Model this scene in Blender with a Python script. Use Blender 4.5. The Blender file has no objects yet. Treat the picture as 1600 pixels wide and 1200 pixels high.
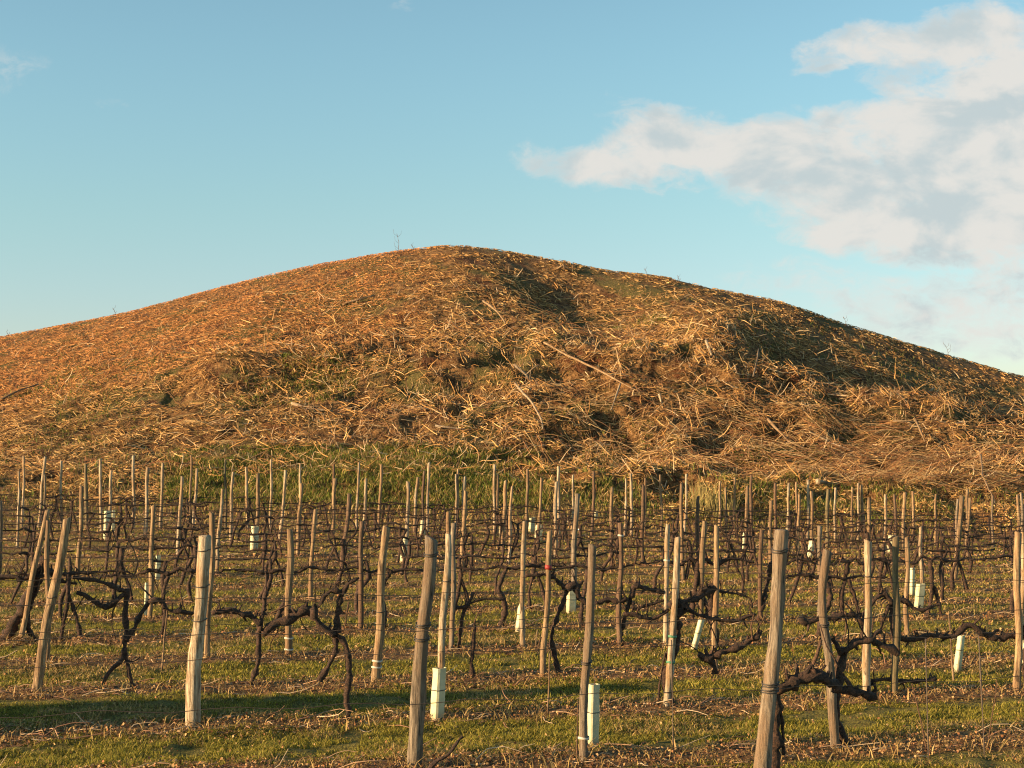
import bpy, math, random
import numpy as np
from mathutils import Vector, Matrix
random.seed(11)
rng = np.random.default_rng(7)
S = bpy.context.scene
C = S.collection

# ------------------------------------------------------------ camera
F = 2400.0                       # focal length in pixels of the 1600 px wide photograph
PITCH = math.atan(100/F)
CAMZ = 2.3
cd = bpy.data.cameras.new('camera'); cam = bpy.data.objects.new('camera', cd); C.objects.link(cam)
cd.lens = F/1600*36; cd.sensor_width = 36; cd.clip_end = 5000; cd.clip_start = .1
cam.location = (0, 0, CAMZ); cam.rotation_euler = (math.pi/2+PITCH, 0, 0)
S.camera = cam
S.cycles.pixel_filter_type = 'BLACKMAN_HARRIS'; S.cycles.filter_width = 1.15
def ray(px, py):
    a = (px-800)/F; b = (600-py)/F
    return a, math.cos(PITCH)-b*math.sin(PITCH), math.sin(PITCH)+b*math.cos(PITCH)
def at(px, py, Y):
    a, d, u = ray(px, py); k = Y/d
    return a*k, Y, CAMZ+u*k

# ------------------------------------------------------------ light
SUN_EL = math.radians(13); SUN_SLOPE = .36
sx, sy = -1/math.hypot(1, SUN_SLOPE), -SUN_SLOPE/math.hypot(1, SUN_SLOPE)
SUN_DIR = Vector((sx*math.cos(SUN_EL), sy*math.cos(SUN_EL), math.sin(SUN_EL)))
SUN_ROT = math.atan2(sx, sy) % (2*math.pi)
S.view_settings.view_transform = 'Standard'; S.view_settings.look = 'None'
S.view_settings.gamma = 1; S.view_settings.exposure = 1.38
sl = bpy.data.lights.new('sun', 'SUN'); so = bpy.data.objects.new('sun', sl); C.objects.link(so)
sl.energy = 5.0; sl.angle = math.radians(.5); sl.color = (1, .68, .35)
so.rotation_euler = SUN_DIR.to_track_quat('Z', 'Y').to_euler()
so.location = (-30, -10, 20)

w = bpy.data.worlds.new('World'); S.world = w; w.use_nodes = True
nt = w.node_tree; nt.nodes.clear()
def N(t, ty, **kw):
    n = t.nodes.new(ty)
    for k, v in kw.items():
        if k in n.bl_rna.properties: setattr(n, k, v)
    return n
def mth(t, op, a, b=None, c=None, clamp=False):
    n = t.nodes.new('ShaderNodeMath'); n.operation = op; n.use_clamp = clamp
    for i, v in enumerate((a, b, c)):
        if v is None: continue
        if isinstance(v, (int, float)): n.inputs[i].default_value = v
        else: t.links.new(v, n.inputs[i])
    return n.outputs[0]
def mixc(t, f, a, b, mode='MIX'):
    n = t.nodes.new('ShaderNodeMix'); n.data_type = 'RGBA'; n.blend_type = mode
    for i, v in ((0, f), (6, a), (7, b)):
        if isinstance(v, (int, float)): n.inputs[i].default_value = v
        elif isinstance(v, tuple): n.inputs[i].default_value = (*v, 1) if len(v) == 3 else v
        else: t.links.new(v, n.inputs[i])
    return n.outputs[2]
def maprange(t, v, a, b, c=0., d=1., smooth=True):
    n = t.nodes.new('ShaderNodeMapRange'); n.interpolation_type = 'SMOOTHSTEP' if smooth else 'LINEAR'
    t.links.new(v, n.inputs[0])
    for i, q in zip((1, 2, 3, 4), (a, b, c, d)): n.inputs[i].default_value = q
    return n.outputs[0]
def noise(t, vec, scale, detail=4, rough=.55, dist=0):
    n = t.nodes.new('ShaderNodeTexNoise'); n.inputs['Scale'].default_value = scale
    n.inputs['Detail'].default_value = detail; n.inputs['Roughness'].default_value = rough
    n.inputs['Distortion'].default_value = dist
    if vec is not None: t.links.new(vec, n.inputs['Vector'])
    return n.outputs
sky = N(nt, 'ShaderNodeTexSky', sky_type='NISHITA', sun_disc=False)
sky.sun_elevation = SUN_EL; sky.sun_rotation = SUN_ROT; sky.altitude = 100
sky.air_density = 1.0; sky.dust_density = .5; sky.ozone_density = 1.6
WS = .0785
tc = N(nt, 'ShaderNodeTexCoord')
sep = N(nt, 'ShaderNodeSeparateXYZ'); nt.links.new(tc.outputs['Generated'], sep.inputs[0])
yy = mth(nt, 'MAXIMUM', sep.outputs[1], .02)
uu = mth(nt, 'DIVIDE', sep.outputs[0], yy); vv = mth(nt, 'DIVIDE', sep.outputs[2], yy)
comb = N(nt, 'ShaderNodeCombineXYZ'); nt.links.new(uu, comb.inputs[0]); nt.links.new(vv, comb.inputs[1])
mp = N(nt, 'ShaderNodeMapping'); nt.links.new(comb.outputs[0], mp.inputs[0]); mp.inputs['Scale'].default_value = (1, 1.7, 1)
n1 = noise(nt, mp.outputs[0], 14, 9, .55, .3)
n2 = noise(nt, mp.outputs[0], 44, 10, .66, .5)
wob = N(nt, 'ShaderNodeVectorMath', operation='MULTIPLY_ADD')
sub = N(nt, 'ShaderNodeVectorMath', operation='SUBTRACT'); nt.links.new(n1[1], sub.inputs[0]); sub.inputs[1].default_value = (.5, .5, .5)
nt.links.new(sub.outputs[0], wob.inputs[0]); wob.inputs[1].default_value = (.085, .055, 0); nt.links.new(comb.outputs[0], wob.inputs[2])
# cloud banks: direction (as seen due north), half-sizes, tilt
CL = [(960,250,150,42,.10,1), (1100,225,170,58,.0,1), (1240,235,180,62,-.05,1), (1000,205,90,26,.25,.7),
      (1400,300,240,90,.0,1), (1560,215,200,110,.0,1.1), (1330,355,130,38,.0,1), (1500,365,190,55,.0,1),
      (1450,180,170,48,.12,.85), (1330,70,70,36,.2,.75), (1480,70,170,45,.1,.95), (1310,103,70,14,.0,.55),
      (1570,130,110,60,.0,.9), (1400,130,70,22,.0,.6), (1480,450,140,28,.0,.5), (1580,430,120,26,.0,.6),
      (1500,500,260,70,.05,.6), (1250,440,150,40,0,.3), (1560,330,160,90,0,1), (0,100,110,45,.0,.22), (640,10,70,16,.3,.22), (150,155,40,14,.0,.2)]
acc = None
for (px, py, a, b, r, wt) in CL:
    d = ray(px, py); cu, cv = d[0]/d[1], d[2]/d[1]
    m = N(nt, 'ShaderNodeMapping', vector_type='TEXTURE'); nt.links.new(wob.outputs[0], m.inputs[0])
    m.inputs['Location'].default_value = (cu, cv, 0); m.inputs['Rotation'].default_value = (0, 0, r)
    m.inputs['Scale'].default_value = (a/F, b/F, 1)
    ln = N(nt, 'ShaderNodeVectorMath', operation='LENGTH'); nt.links.new(m.outputs[0], ln.inputs[0])
    q = maprange(nt, ln.outputs['Value'], 1.45, .25, 0, wt)
    acc = q if acc is None else mth(nt, 'MAXIMUM', acc, mth(nt, 'ADD', mth(nt, 'MULTIPLY', acc, .35), q))
dens = mth(nt, 'ADD', acc, mth(nt, 'MULTIPLY', mth(nt, 'SUBTRACT', n2[0], .5), 1.5))
dens = mth(nt, 'MULTIPLY', dens, maprange(nt, acc, .02, .25))
alpha = maprange(nt, dens, .02, .98, 0, .95)
offv = N(nt, 'ShaderNodeVectorMath', operation='ADD'); nt.links.new(mp.outputs[0], offv.inputs[0]); offv.inputs[1].default_value = (-.014, .020, 0)
n1b = noise(nt, offv.outputs[0], 14, 9, .55, .3)
dn_ = mth(nt, 'ADD', mth(nt, 'SUBTRACT', n1[0], n1b[0]), mth(nt, 'MULTIPLY', mth(nt, 'SUBTRACT', n1[0], .5), -.35))
ccol = mixc(nt, maprange(nt, dn_, -.12, .08), (.215, .242, .247), (.305, .294, .276))
edge = maprange(nt, dens, .15, .9)
ccol = mixc(nt, edge, (.310, .297, .278), ccol)
sc = mixc(nt, 1.0, ccol, (1/WS, 1/WS, 1/WS), 'MULTIPLY')
sky2 = mixc(nt, 1.0, sky.outputs[0], (.93, 1.08, .955), 'MULTIPLY')
low = mth(nt, 'MULTIPLY', maprange(nt, vv, .22, .03), .25)
sky2 = mixc(nt, maprange(nt, vv, .28, .04), sky2, mixc(nt, 1.0, sky2, (.88, .80, .82), 'MULTIPLY'))
sky2 = mixc(nt, maprange(nt, vv, .17, .05), sky2, mixc(nt, 1.0, sky2, (1, .95, 1.14), 'MULTIPLY'))
fin = mixc(nt, alpha, sky2, sc)
bg = N(nt, 'ShaderNodeBackground'); nt.links.new(fin, bg.inputs[0]); bg.inputs[1].default_value = WS
wo = N(nt, 'ShaderNodeOutputWorld'); nt.links.new(bg.outputs[0], wo.inputs[0])

# ------------------------------------------------------------ helpers
def tag(o, label=None, cat=None, group=None, kind=None):
    if label: o['label'] = label
    if cat: o['category'] = cat
    if group: o['group'] = group
    if kind: o['kind'] = kind
    return o
def newmesh(name, V, Fc, mat, parent=None, smooth=True, loc=None):
    me = bpy.data.meshes.new(name); me.from_pydata([tuple(v) for v in V], [], Fc); me.update()
    if smooth: me.polygons.foreach_set('use_smooth', [True]*len(me.polygons))
    me.materials.append(mat)
    o = bpy.data.objects.new(name, me); C.objects.link(o)
    if parent: o.parent = parent
    if loc is not None: o.location = loc
    return o
def fastmesh(name, V, tri=None, quad=None, col=None, mat=None, smooth=False):
    """numpy mesh: V (n,3), tri (t,3), quad (q,4), col (n,3) point colours"""
    me = bpy.data.meshes.new(name)
    me.vertices.add(len(V)); me.vertices.foreach_set('co', np.asarray(V, np.float32).ravel())
    idx = []; st = []; tot = 0
    if quad is not None and len(quad):
        idx.append(quad.ravel()); st.append(np.arange(len(quad))*4); tot = len(quad)*4
    if tri is not None and len(tri):
        idx.append(tri.ravel()); st.append(tot+np.arange(len(tri))*3)
    idx = np.concatenate(idx).astype(np.int32); st = np.concatenate(st).astype(np.int32)
    me.loops.add(len(idx)); me.loops.foreach_set('vertex_index', idx)
    me.polygons.add(len(st)); me.polygons.foreach_set('loop_start', st)
    if smooth: me.polygons.foreach_set('use_smooth', np.ones(len(st), bool))
    me.update(calc_edges=True); me.validate()
    if col is not None:
        a = me.color_attributes.new('Col', 'FLOAT_COLOR', 'POINT')
        c4 = np.ones((len(V), 4), np.float32); c4[:, :3] = col; a.data.foreach_set('color', c4.ravel())
    me.materials.append(mat)
    o = bpy.data.objects.new(name, me); C.objects.link(o)
    return o
def _h(ix, iy, s):
    n = (ix.astype(np.int64)*374761393 + iy.astype(np.int64)*668265263 + s*974634777) & 0xffffffff
    n = ((n ^ (n >> 13))*1274126177) & 0xffffffff
    return ((n ^ (n >> 16)) & 0xffffff)/float(0xffffff)
def vnoise(x, y, s=0):
    x = np.asarray(x, float); y = np.asarray(y, float)
    ix = np.floor(x); iy = np.floor(y); fx = x-ix; fy = y-iy
    fx = fx*fx*(3-2*fx); fy = fy*fy*(3-2*fy)
    a = _h(ix, iy, s); b = _h(ix+1, iy, s); c = _h(ix, iy+1, s); d = _h(ix+1, iy+1, s)
    return (a*(1-fx)+b*fx)*(1-fy)+(c*(1-fx)+d*fx)*fy
def fbm(x, y, o=4, s=0):
    t = 0; a = .5; n = 0
    for i in range(o):
        t = t+a*vnoise(x*2**i+i*7.3, y*2**i-i*3.1, s+i); n += a; a *= .5
    return t/n
def sstep(t): t = np.clip(t, 0, 1); return t*t*(3-2*t)

ROW_M = .24; ROW0 = 9.05; ROW_D = 2.1; NROW = 16
def rowphase(X, Y):                 # 0 on a vine row, .5 in the middle of the grass alley
    t = (Y-ROW_M*X-ROW0)/ROW_D
    return np.abs(t-np.round(t))
def gz(X, Y):
    X = np.asarray(X, float); Y = np.asarray(Y, float)
    s = sstep((Y-15)/27)
    return -.030*np.clip(X, -22, 22)*s + .05*(fbm(X*.5, Y*.5, 3, 3)-.5) + .035*(1-2*rowphase(X, Y))*sstep((60-Y)/10)

# hill built from measured cross lines at growing distance
KEY = {
 50: [(-1200,800),(-500,760),(0,738),(300,742),(700,745),(1000,752),(1300,762),(1600,770),(2100,790),(2800,800)],
 54: [(-1200,790),(-500,735),(0,705),(300,702),(700,700),(900,705),(1100,715),(1300,728),(1450,738),(1600,738),(2100,780),(2800,790)],
 58: [(-1200,780),(-500,705),(0,668),(300,640),(500,628),(700,632),(900,628),(1100,640),(1250,668),(1350,690),(1450,696),(1600,692),(2100,760),(2800,775)],
 62: [(-1200,770),(-500,690),(0,635),(200,600),(290,574),(400,553),(600,554),(800,549),(900,546),(1040,543),(1120,541),(1170,566),(1250,592),(1380,606),(1460,625),(1600,646),(2100,720),(2800,760)],
 66: [(-1200,765),(-500,670),(0,600),(200,566),(400,533),(600,522),(800,512),(900,525),(1000,530),(1080,532),(1140,524),(1180,560),(1260,606),(1400,640),(1600,672),(2100,725),(2800,755)],
 70: [(-1200,755),(-500,650),(0,572),(200,536),(400,492),(600,468),(720,466),(800,480),(880,506),(960,512),(1060,505),(1140,500),(1200,530),(1300,575),(1400,608),(1600,655),(2100,715),(2800,750)],
 74: [(-1200,745),(-500,630),(0,547),(200,508),(400,456),(600,426),(720,416),(790,436),(870,466),(940,470),(1040,458),(1120,470),(1250,513),(1400,570),(1600,630),(2100,705),(2800,745)],
 78: [(-1200,740),(-500,618),(0,528),(100,508),(200,490),(300,462),(400,435),(500,415),(600,397),(640,390),(700,385),(760,389),(800,397),(830,403),(880,410),(930,423),(960,428),(1010,429),(1060,436),(1100,450),(1170,463),(1230,474),(1300,501),(1400,532),(1500,562),(1600,592),(1800,640),(2100,695),(2800,740)],
 84: [(-1200,745),(-500,635),(0,560),(300,500),(600,440),(700,428),(900,448),(1060,475),(1300,530),(1600,615),(2100,705),(2800,745)],
}
GX = np.linspace(-70, 80, 1501)
kY = [44, 47]; kZ = [gz(GX, np.full_like(GX, 44))-.25, gz(GX, np.full_like(GX, 47))+.35]
kern = np.exp(-.5*(np.arange(-24, 25)/8.)**2); kern /= kern.sum()
for Y, tb in KEY.items():
    P = np.array([at(a, b, Y) for a, b in tb])
    z = np.interp(GX, P[:, 0], P[:, 2]); z = np.convolve(np.pad(z, 24, 'edge'), kern, 'valid')
    kY.append(Y); kZ.append(z)
kY += [95, 112, 130]; kZ += [kZ[-1]*.6, kZ[-1]*.12, kZ[-1]*0-.6]
kY = np.array(kY, float); kZ = np.array(kZ)
kT = np.gradient(kZ, kY, axis=0)
def hz(X, Y, detail=True):
    X = np.asarray(X, float); Y = np.asarray(Y, float)
    Yc = np.clip(Y, kY[0], kY[-1]-1e-6)
    k = np.clip(np.searchsorted(kY, Yc, 'right')-1, 0, len(kY)-2)
    gi = np.clip((X-GX[0])/(GX[1]-GX[0]), 0, len(GX)-1.001); i = gi.astype(int); f = gi-i
    g = lambda A, kk: A[kk, i]*(1-f)+A[kk, i+1]*f
    h = kY[k+1]-kY[k]; t = (Yc-kY[k])/h
    z = (2*t**3-3*t**2+1)*g(kZ, k)+(t**3-2*t**2+t)*h*g(kT, k)+(-2*t**3+3*t**2)*g(kZ, k+1)+(t**3-t**2)*h*g(kT, k+1)
    if detail:
        a = sstep((Y-45)/5)*(sstep((80-Y)/7)*.88+.12)
        z = z + 1.0*np.exp(-((X-8.6)/1.5)**2-((Y-65.5)/2.2)**2)-1.35*np.exp(-((X-12.5)/2.6)**2-((Y-67.5)/2.6)**2)-1.0*np.exp(-((X-18.0)/3.5)**2-((Y-67.5)/2.4)**2)
        z = z + .3*np.exp(-((X+.9)/2.2)**2-((Y-72)/3.2)**2)+.35*(fbm(X*.9, Y*.9, 3, 15)-.5)*np.exp(-((X-2)/5)**2-((Y-71)/5)**2)-.22*np.exp(-((X-3.0)/2.6)**2-((Y-71)/2.6)**2)
        z = z + .5*np.exp(-((X+11)/2.4)**2-((Y-61)/1.3)**2)-.7*np.exp(-((X+8.6)/2.4)**2-((Y-60)/1.6)**2)-.5*np.exp(-((X+3.5)/3.0)**2-((Y-59)/1.3)**2)-.5*np.exp(-((X-2)/1.6)**2-((Y-60)/1.4)**2)
        rough = .35+.65*sstep((X+13-(62-Y)*.8)/10)          # the left shoulder is smooth, the rest lumpy
        z = z + a*rough*((.45+.45*sstep((70-Y)/6))*(fbm(X*.22, Y*.3, 3, 21)-.5)+(.25+.75*sstep((68-Y)/5))*.85*(fbm(X*.7, Y*.8, 3, 5)-.5)) + a*(.14+.42*sstep((X+13-(60-Y)*.9)/8)*sstep((70-Y)/6))*(fbm(X*1.7, Y*2.2, 4, 9)-.5)
        z = z - a*rough*.5*sstep((fbm(X*.55, Y*.9, 3, 88)-.58)/.06)*sstep((66-Y)/5)
    return z
def hnormal(X, Y):
    e = .25
    dx = (hz(X+e, Y)-hz(X-e, Y))/(2*e); dy = (hz(X, Y+e)-hz(X, Y-e))/(2*e)
    n = np.stack([-dx, -dy, np.ones_like(dx)], -1); return n/np.linalg.norm(n, axis=1, keepdims=True)

# ------------------------------------------------------------ materials
def mat(name):
    m = bpy.data.materials.new(name); m.use_nodes = True
    t = m.node_tree; b = t.nodes['Principled BSDF']; return m, t, b
def bump(t, b, h, strength, dist):
    n = t.nodes.new('ShaderNodeBump'); n.inputs['Strength'].default_value = strength; n.inputs['Distance'].default_value = dist
    t.links.new(h, n.inputs['Height']); t.links.new(n.outputs[0], b.inputs['Normal'])
def wood(name, dark, light, warm, split=.5):
    m, t, b = mat(name)
    tc = N(t, 'ShaderNodeTexCoord'); oi = N(t, 'ShaderNodeObjectInfo')
    ad = N(t, 'ShaderNodeVectorMath', operation='ADD'); t.links.new(tc.outputs['Object'], ad.inputs[0])
    cx = N(t, 'ShaderNodeCombineXYZ'); r = mth(t, 'MULTIPLY', oi.outputs['Random'], 40)
    for i in range(3): t.links.new(r, cx.inputs[i])
    t.links.new(cx.outputs[0], ad.inputs[1])
    mp = N(t, 'ShaderNodeMapping'); t.links.new(ad.outputs[0], mp.inputs[0]); mp.inputs['Scale'].default_value = (1, 1, .07)
    g = noise(t, mp.outputs[0], 48, 7, .72, .6)
    mp2 = N(t, 'ShaderNodeMapping'); t.links.new(ad.outputs[0], mp2.inputs[0]); mp2.inputs['Scale'].default_value = (1, 1, .3)
    p = noise(t, mp2.outputs[0], 9, 5, .6)
    c = mixc(t, maprange(t, g[0], .42, .58), dark, light)
    c = mixc(t, maprange(t, p[0], .42, .66), c, warm)
    kn = noise(t, mp2.outputs[0], 22, 3, .5)
    c = mixc(t, maprange(t, kn[0], .66, .72), c, tuple(x*.45 for x in dark))
    crack = maprange(t, g[0], .33, .39)
    c = mixc(t, crack, tuple(x*.25 for x in dark), c)
    val = mth(t, 'ADD', mth(t, 'MULTIPLY', oi.outputs['Random'], .4), .8)
    hs = N(t, 'ShaderNodeHueSaturation'); t.links.new(c, hs.inputs['Color']); t.links.new(val, hs.inputs['Value'])
    t.links.new(hs.outputs[0], b.inputs['Base Color']); b.inputs['Roughness'].default_value = .85
    bump(t, b, g[0], 1, .02); return m
W = {'pale':  wood('pale_post_wood', (.17,.12,.075), (.46,.37,.26), (.25,.155,.08)),
     'grey':  wood('grey_post_wood', (.075,.058,.042), (.235,.185,.135), (.155,.10,.06)),
     'tan':   wood('tan_post_wood', (.12,.072,.038), (.33,.225,.125), (.19,.11,.055)),
     'brown': wood('brown_post_wood', (.06,.036,.022), (.16,.098,.06), (.11,.058,.032)),
     'olive': wood('olive_post_wood', (.075,.06,.03), (.16,.125,.065), (.11,.075,.037))}
def bark(name, a, b_, s=35):
    m, t, b = mat(name); tc = N(t, 'ShaderNodeTexCoord')
    g = noise(t, tc.outputs['Object'], s, 6, .7, 1.2)
    t.links.new(mixc(t, maprange(t, g[0], .35, .68), a, b_), b.inputs['Base Color']); b.inputs['Roughness'].default_value = .9
    bump(t, b, g[0], 1, .02); return m
VINE = bark('vine_bark', (.012,.007,.005), (.095,.047,.029))
CANE = bark('cane_bark', (.07,.035,.02), (.19,.10,.055), 60)
def plain(name, c, r=.5, metal=0, var=.15, s=25):
    m, t, b = mat(name); tc = N(t, 'ShaderNodeTexCoord')
    g = noise(t, tc.outputs['Object'], s, 4)
    t.links.new(mixc(t, g[0], tuple(x*(1-var) for x in c), tuple(min(1, x*(1+var)) for x in c)), b.inputs['Base Color'])
    b.inputs['Roughness'].default_value = r; b.inputs['Metallic'].default_value = metal; return m
WIRE = plain('rusty_wire', (.10,.075,.06), .6, .5); TIE = plain('dark_tie', (.035,.03,.028), .6)
WHITE = plain('white_plastic', (.45,.43,.37), .6); RED = plain('red_tape', (.30,.025,.02), .6); GREEN = plain('green_tie', (.06,.18,.10), .5)
m, t, b = mat('tube_plastic'); TUBE = m
tc = N(t, 'ShaderNodeTexCoord'); g = noise(t, tc.outputs['Object'], 9, 5, .6)
sp = N(t, 'ShaderNodeSeparateXYZ'); t.links.new(tc.outputs['Object'], sp.inputs[0])
c = mixc(t, maprange(t, g[0], .35, .7), (.44,.42,.27), (.56,.53,.36))
dirt = mth(t, 'MULTIPLY', maprange(t, mth(t, 'ADD', sp.outputs[2], mth(t, 'MULTIPLY', g[0], -.12)), .06, -.06), .6)
c = mixc(t, dirt, c, (.30,.21,.12))
t.links.new(c, b.inputs['Base Color']); b.inputs['Roughness'].default_value = .55
b.inputs['Subsurface Weight'].default_value = .1; b.inputs['Subsurface Radius'].default_value = (.02,.02,.01)
def attr_mat(name, rough=.85, trans=0.0):
    m, t, b = mat(name); a = N(t, 'ShaderNodeAttribute'); a.attribute_name = 'Col'
    t.links.new(a.outputs['Color'], b.inputs['Base Color']); b.inputs['Roughness'].default_value = rough
    b.inputs['Specular IOR Level'].default_value = .25
    if trans:
        tr = N(t, 'ShaderNodeBsdfTranslucent'); t.links.new(a.outputs['Color'], tr.inputs[0])
        mx = N(t, 'ShaderNodeMixShader'); mx.inputs[0].default_value = trans
        t.links.new(b.outputs[0], mx.inputs[1]); t.links.new(tr.outputs[0], mx.inputs[2])
        t.links.new(mx.outputs[0], t.nodes['Material Output'].inputs[0])
    return m
STRAW = attr_mat('dry_stalks'); BLADE = attr_mat('grass_blades', .7, .3); LEAF = attr_mat('dead_leaves', .85, .12)

# ground sheet material: litter under the rows, turf in the alleys
m, t, b = mat('vineyard_soil'); GROUND = m
tc = N(t, 'ShaderNodeTexCoord'); sp = N(t, 'ShaderNodeSeparateXYZ'); P = tc.outputs['Object']; t.links.new(P, sp.inputs[0])
ph = mth(t, 'DIVIDE', mth(t, 'SUBTRACT', mth(t, 'SUBTRACT', sp.outputs[1], mth(t, 'MULTIPLY', sp.outputs[0], ROW_M)), ROW0), ROW_D)
ph = mth(t, 'ABSOLUTE', mth(t, 'SUBTRACT', ph, mth(t, 'ROUND', ph)))
mpp = N(t, 'ShaderNodeMapping'); t.links.new(P, mpp.inputs[0]); mpp.inputs['Scale'].default_value = (.45, 1, 1)
na = noise(t, mpp.outputs[0], 1.6, 6, .62); nb = noise(t, P, 13, 6, .65); nc = noise(t, P, 60, 4, .6)
k = mth(t, 'ADD', ph, mth(t, 'MULTIPLY', mth(t, 'SUBTRACT', na[0], .5), .42))
k = mth(t, 'ADD', k, mth(t, 'MULTIPLY', mth(t, 'SUBTRACT', nb[0], .5), .22))
turf = mixc(t, maprange(t, nc[0], .36, .62), (.055,.048,.012), (.22,.185,.04))
turf = mixc(t, mth(t, 'MULTIPLY', maprange(t, sp.outputs[1], 19, 34), .7), turf, mixc(t, nc[0], (.13,.078,.026), (.36,.235,.085)))
lit = mixc(t, maprange(t, nb[0], .38, .64), (.095,.047,.020), (.30,.17,.075))
lit = mixc(t, maprange(t, nc[0], .55, .68), lit, (.28,.19,.10))
c = mixc(t, maprange(t, k, .11, .22), lit, turf)
t.links.new(c, b.inputs['Base Color']); b.inputs['Roughness'].default_value = .95; b.inputs['Specular IOR Level'].default_value = .2
bump(t, b, mth(t, 'ADD', nb[0], mth(t, 'MULTIPLY', nc[0], .4)), 1, .07)
# hill
m, t, b = mat('hill_soil'); HILLM = m
tc = N(t, 'ShaderNodeTexCoord'); P = tc.outputs['Object']
na = noise(t, P, .35, 5, .6); nb = noise(t, P, 3.5, 7, .65); nc = noise(t, P, 14, 5, .65)
c = mixc(t, maprange(t, nb[0], .36, .64), (.075,.036,.015), (.36,.19,.072))
nr_ = noise(t, P, .55, 5, .65); c = mixc(t, maprange(t, nr_[0], .54, .64), c, (.12,.045,.018))
c = mixc(t, maprange(t, mth(t, 'ADD', na[0], mth(t, 'MULTIPLY', nb[0], .3)), .63, .76), c, (.12,.10,.032))
c = mixc(t, maprange(t, nc[0], .52, .66), c, (.33,.21,.11))
t.links.new(c, b.inputs['Base Color']); b.inputs['Roughness'].default_value = .95; b.inputs['Specular IOR Level'].default_value = .2
bump(t, b, mth(t, 'ADD', nb[0], mth(t, 'MULTIPLY', nc[0], .5)), 1, .25)

# ------------------------------------------------------------ ground and hill sheets
def sheet(name, xs, ys, zf, mt):
    Xg, Yg = np.meshgrid(xs, ys); Z = zf(Xg, Yg)
    V = np.stack([Xg, Yg, Z], -1).reshape(-1, 3); nx, ny = len(xs), len(ys)
    i = (np.arange(ny-1)[:, None]*nx+np.arange(nx-1)[None]).ravel()
    return fastmesh(name, V, quad=np.stack([i, i+1, i+nx+1, i+nx], 1), mat=mt, smooth=True)
def gzf(X, Y):
    z = gz(X, Y)+(.075*(fbm(X*4.5, Y*6, 3, 40)-.5)+.05*(fbm(X*1.6, Y*2.2, 2, 41)-.5))*(Y < 44)
    return z-2.0*sstep((Y-45.0)/5)
fine = lambda a, b, n: np.linspace(a, b, n)
xs = np.concatenate([[-2500,-800,-300,-120,-60,-35], fine(-22,-8,70), fine(-7.9,7.9,240), fine(8,22,70), [35,60,120,300,800,2500]])
ys = np.concatenate([[-600,-200,-60,-20,-5,0,4], fine(7,20,220), fine(20.08,44,220), fine(44.3,52,20), [70,120,300,900,4000]])
tag(sheet('ground', xs, ys, gzf, GROUND), 'grassy vineyard ground with litter bands under the vine rows', kind='structure')
o = sheet('hill', np.concatenate([fine(-69,-36,60), fine(-35.9,38,640), fine(38.1,79,60)]),
          np.concatenate([fine(44,84,420), fine(84.3,130,40)]), hz, HILLM)
tag(o, 'broad earth mound covered in cut brush behind the vineyard', kind='structure')

# ------------------------------------------------------------ scattered stuff (numpy)
def pal(cols, n, var=.22, w=(1, 1, 1)):
    c = np.array(cols)[rng.integers(0, len(cols), n)]*np.array(w)
    return c*(1+var*(rng.random((n, 1))*2-1))
def sticks(P, D, L, R, bendv, col, seg=3):
    """bent three-sided stalks; P start points, D unit directions, L lengths, R radii"""
    n = len(P); k = seg+1
    up = np.array([0, 0, 1.]); A = np.cross(D, up); A /= np.linalg.norm(A, axis=1, keepdims=True)+1e-9; B = np.cross(D, A)
    V = np.empty((n, k, 3, 3)); off = rng.normal(0, 1, (n, k, 2))*.3
    for j in range(k):
        s = j/seg
        ctr = P+D*(L*s)[:, None]+A*(bendv[:, 0]*L*s*(1-s)*2+off[:, j, 0]*R*1.5)[:, None]+B*(bendv[:, 1]*L*s*(1-s)*2+off[:, j, 1]*R*1.5)[:, None]
        r = R*(1-.55*s)
        for q in range(3):
            a = q*2.0944
            V[:, j, q] = ctr+A*(np.cos(a)*r)[:, None]+B*(np.sin(a)*r)[:, None]
    base = (np.arange(n)*k*3)[:, None]; qs = []
    for j in range(seg):
        for q in range(3):
            a = j*3+q; b2 = j*3+(q+1) % 3
            qs.append(np.concatenate([base+a, base+b2, base+b2+3, base+a+3], 1))
    return V.reshape(-1, 3), np.stack(qs, 1).reshape(-1, 4), np.repeat(col, k*3, 0)
def merge(parts):
    Vs = []; Qs = []; Cs = []; o = 0
    for v, q, c in parts: Vs.append(v); Qs.append(q+o); Cs.append(c); o += len(v)
    return np.concatenate(Vs), np.concatenate(Qs), np.concatenate(Cs)
def blades(P, H, Wd, lean, col):
    """grass blades: quad + tip triangle"""
    n = len(P); a = rng.random(n)*6.283; sd = np.stack([np.cos(a), np.sin(a), 0*a], 1)*Wd[:, None]/2
    b = rng.random(n)*6.283; ln = np.stack([np.cos(b), np.sin(b), 0*b], 1)*(lean*H)[:, None]
    up = np.array([0, 0, 1.])
    m_ = P+up*(H*.55)[:, None]+ln*.35; tp = P+up*(H*np.sqrt(np.clip(1-lean**2*.5, .2, 1)))[:, None]+ln
    V = np.stack([P-sd, P+sd, m_+sd*.75, m_-sd*.75, tp], 1).reshape(-1, 3); i = np.arange(n)*5
    return V, np.stack([i+3, i+2, i+4], 1), np.stack([i, i+1, i+2, i+3], 1), np.repeat(col, 5, 0)

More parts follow.
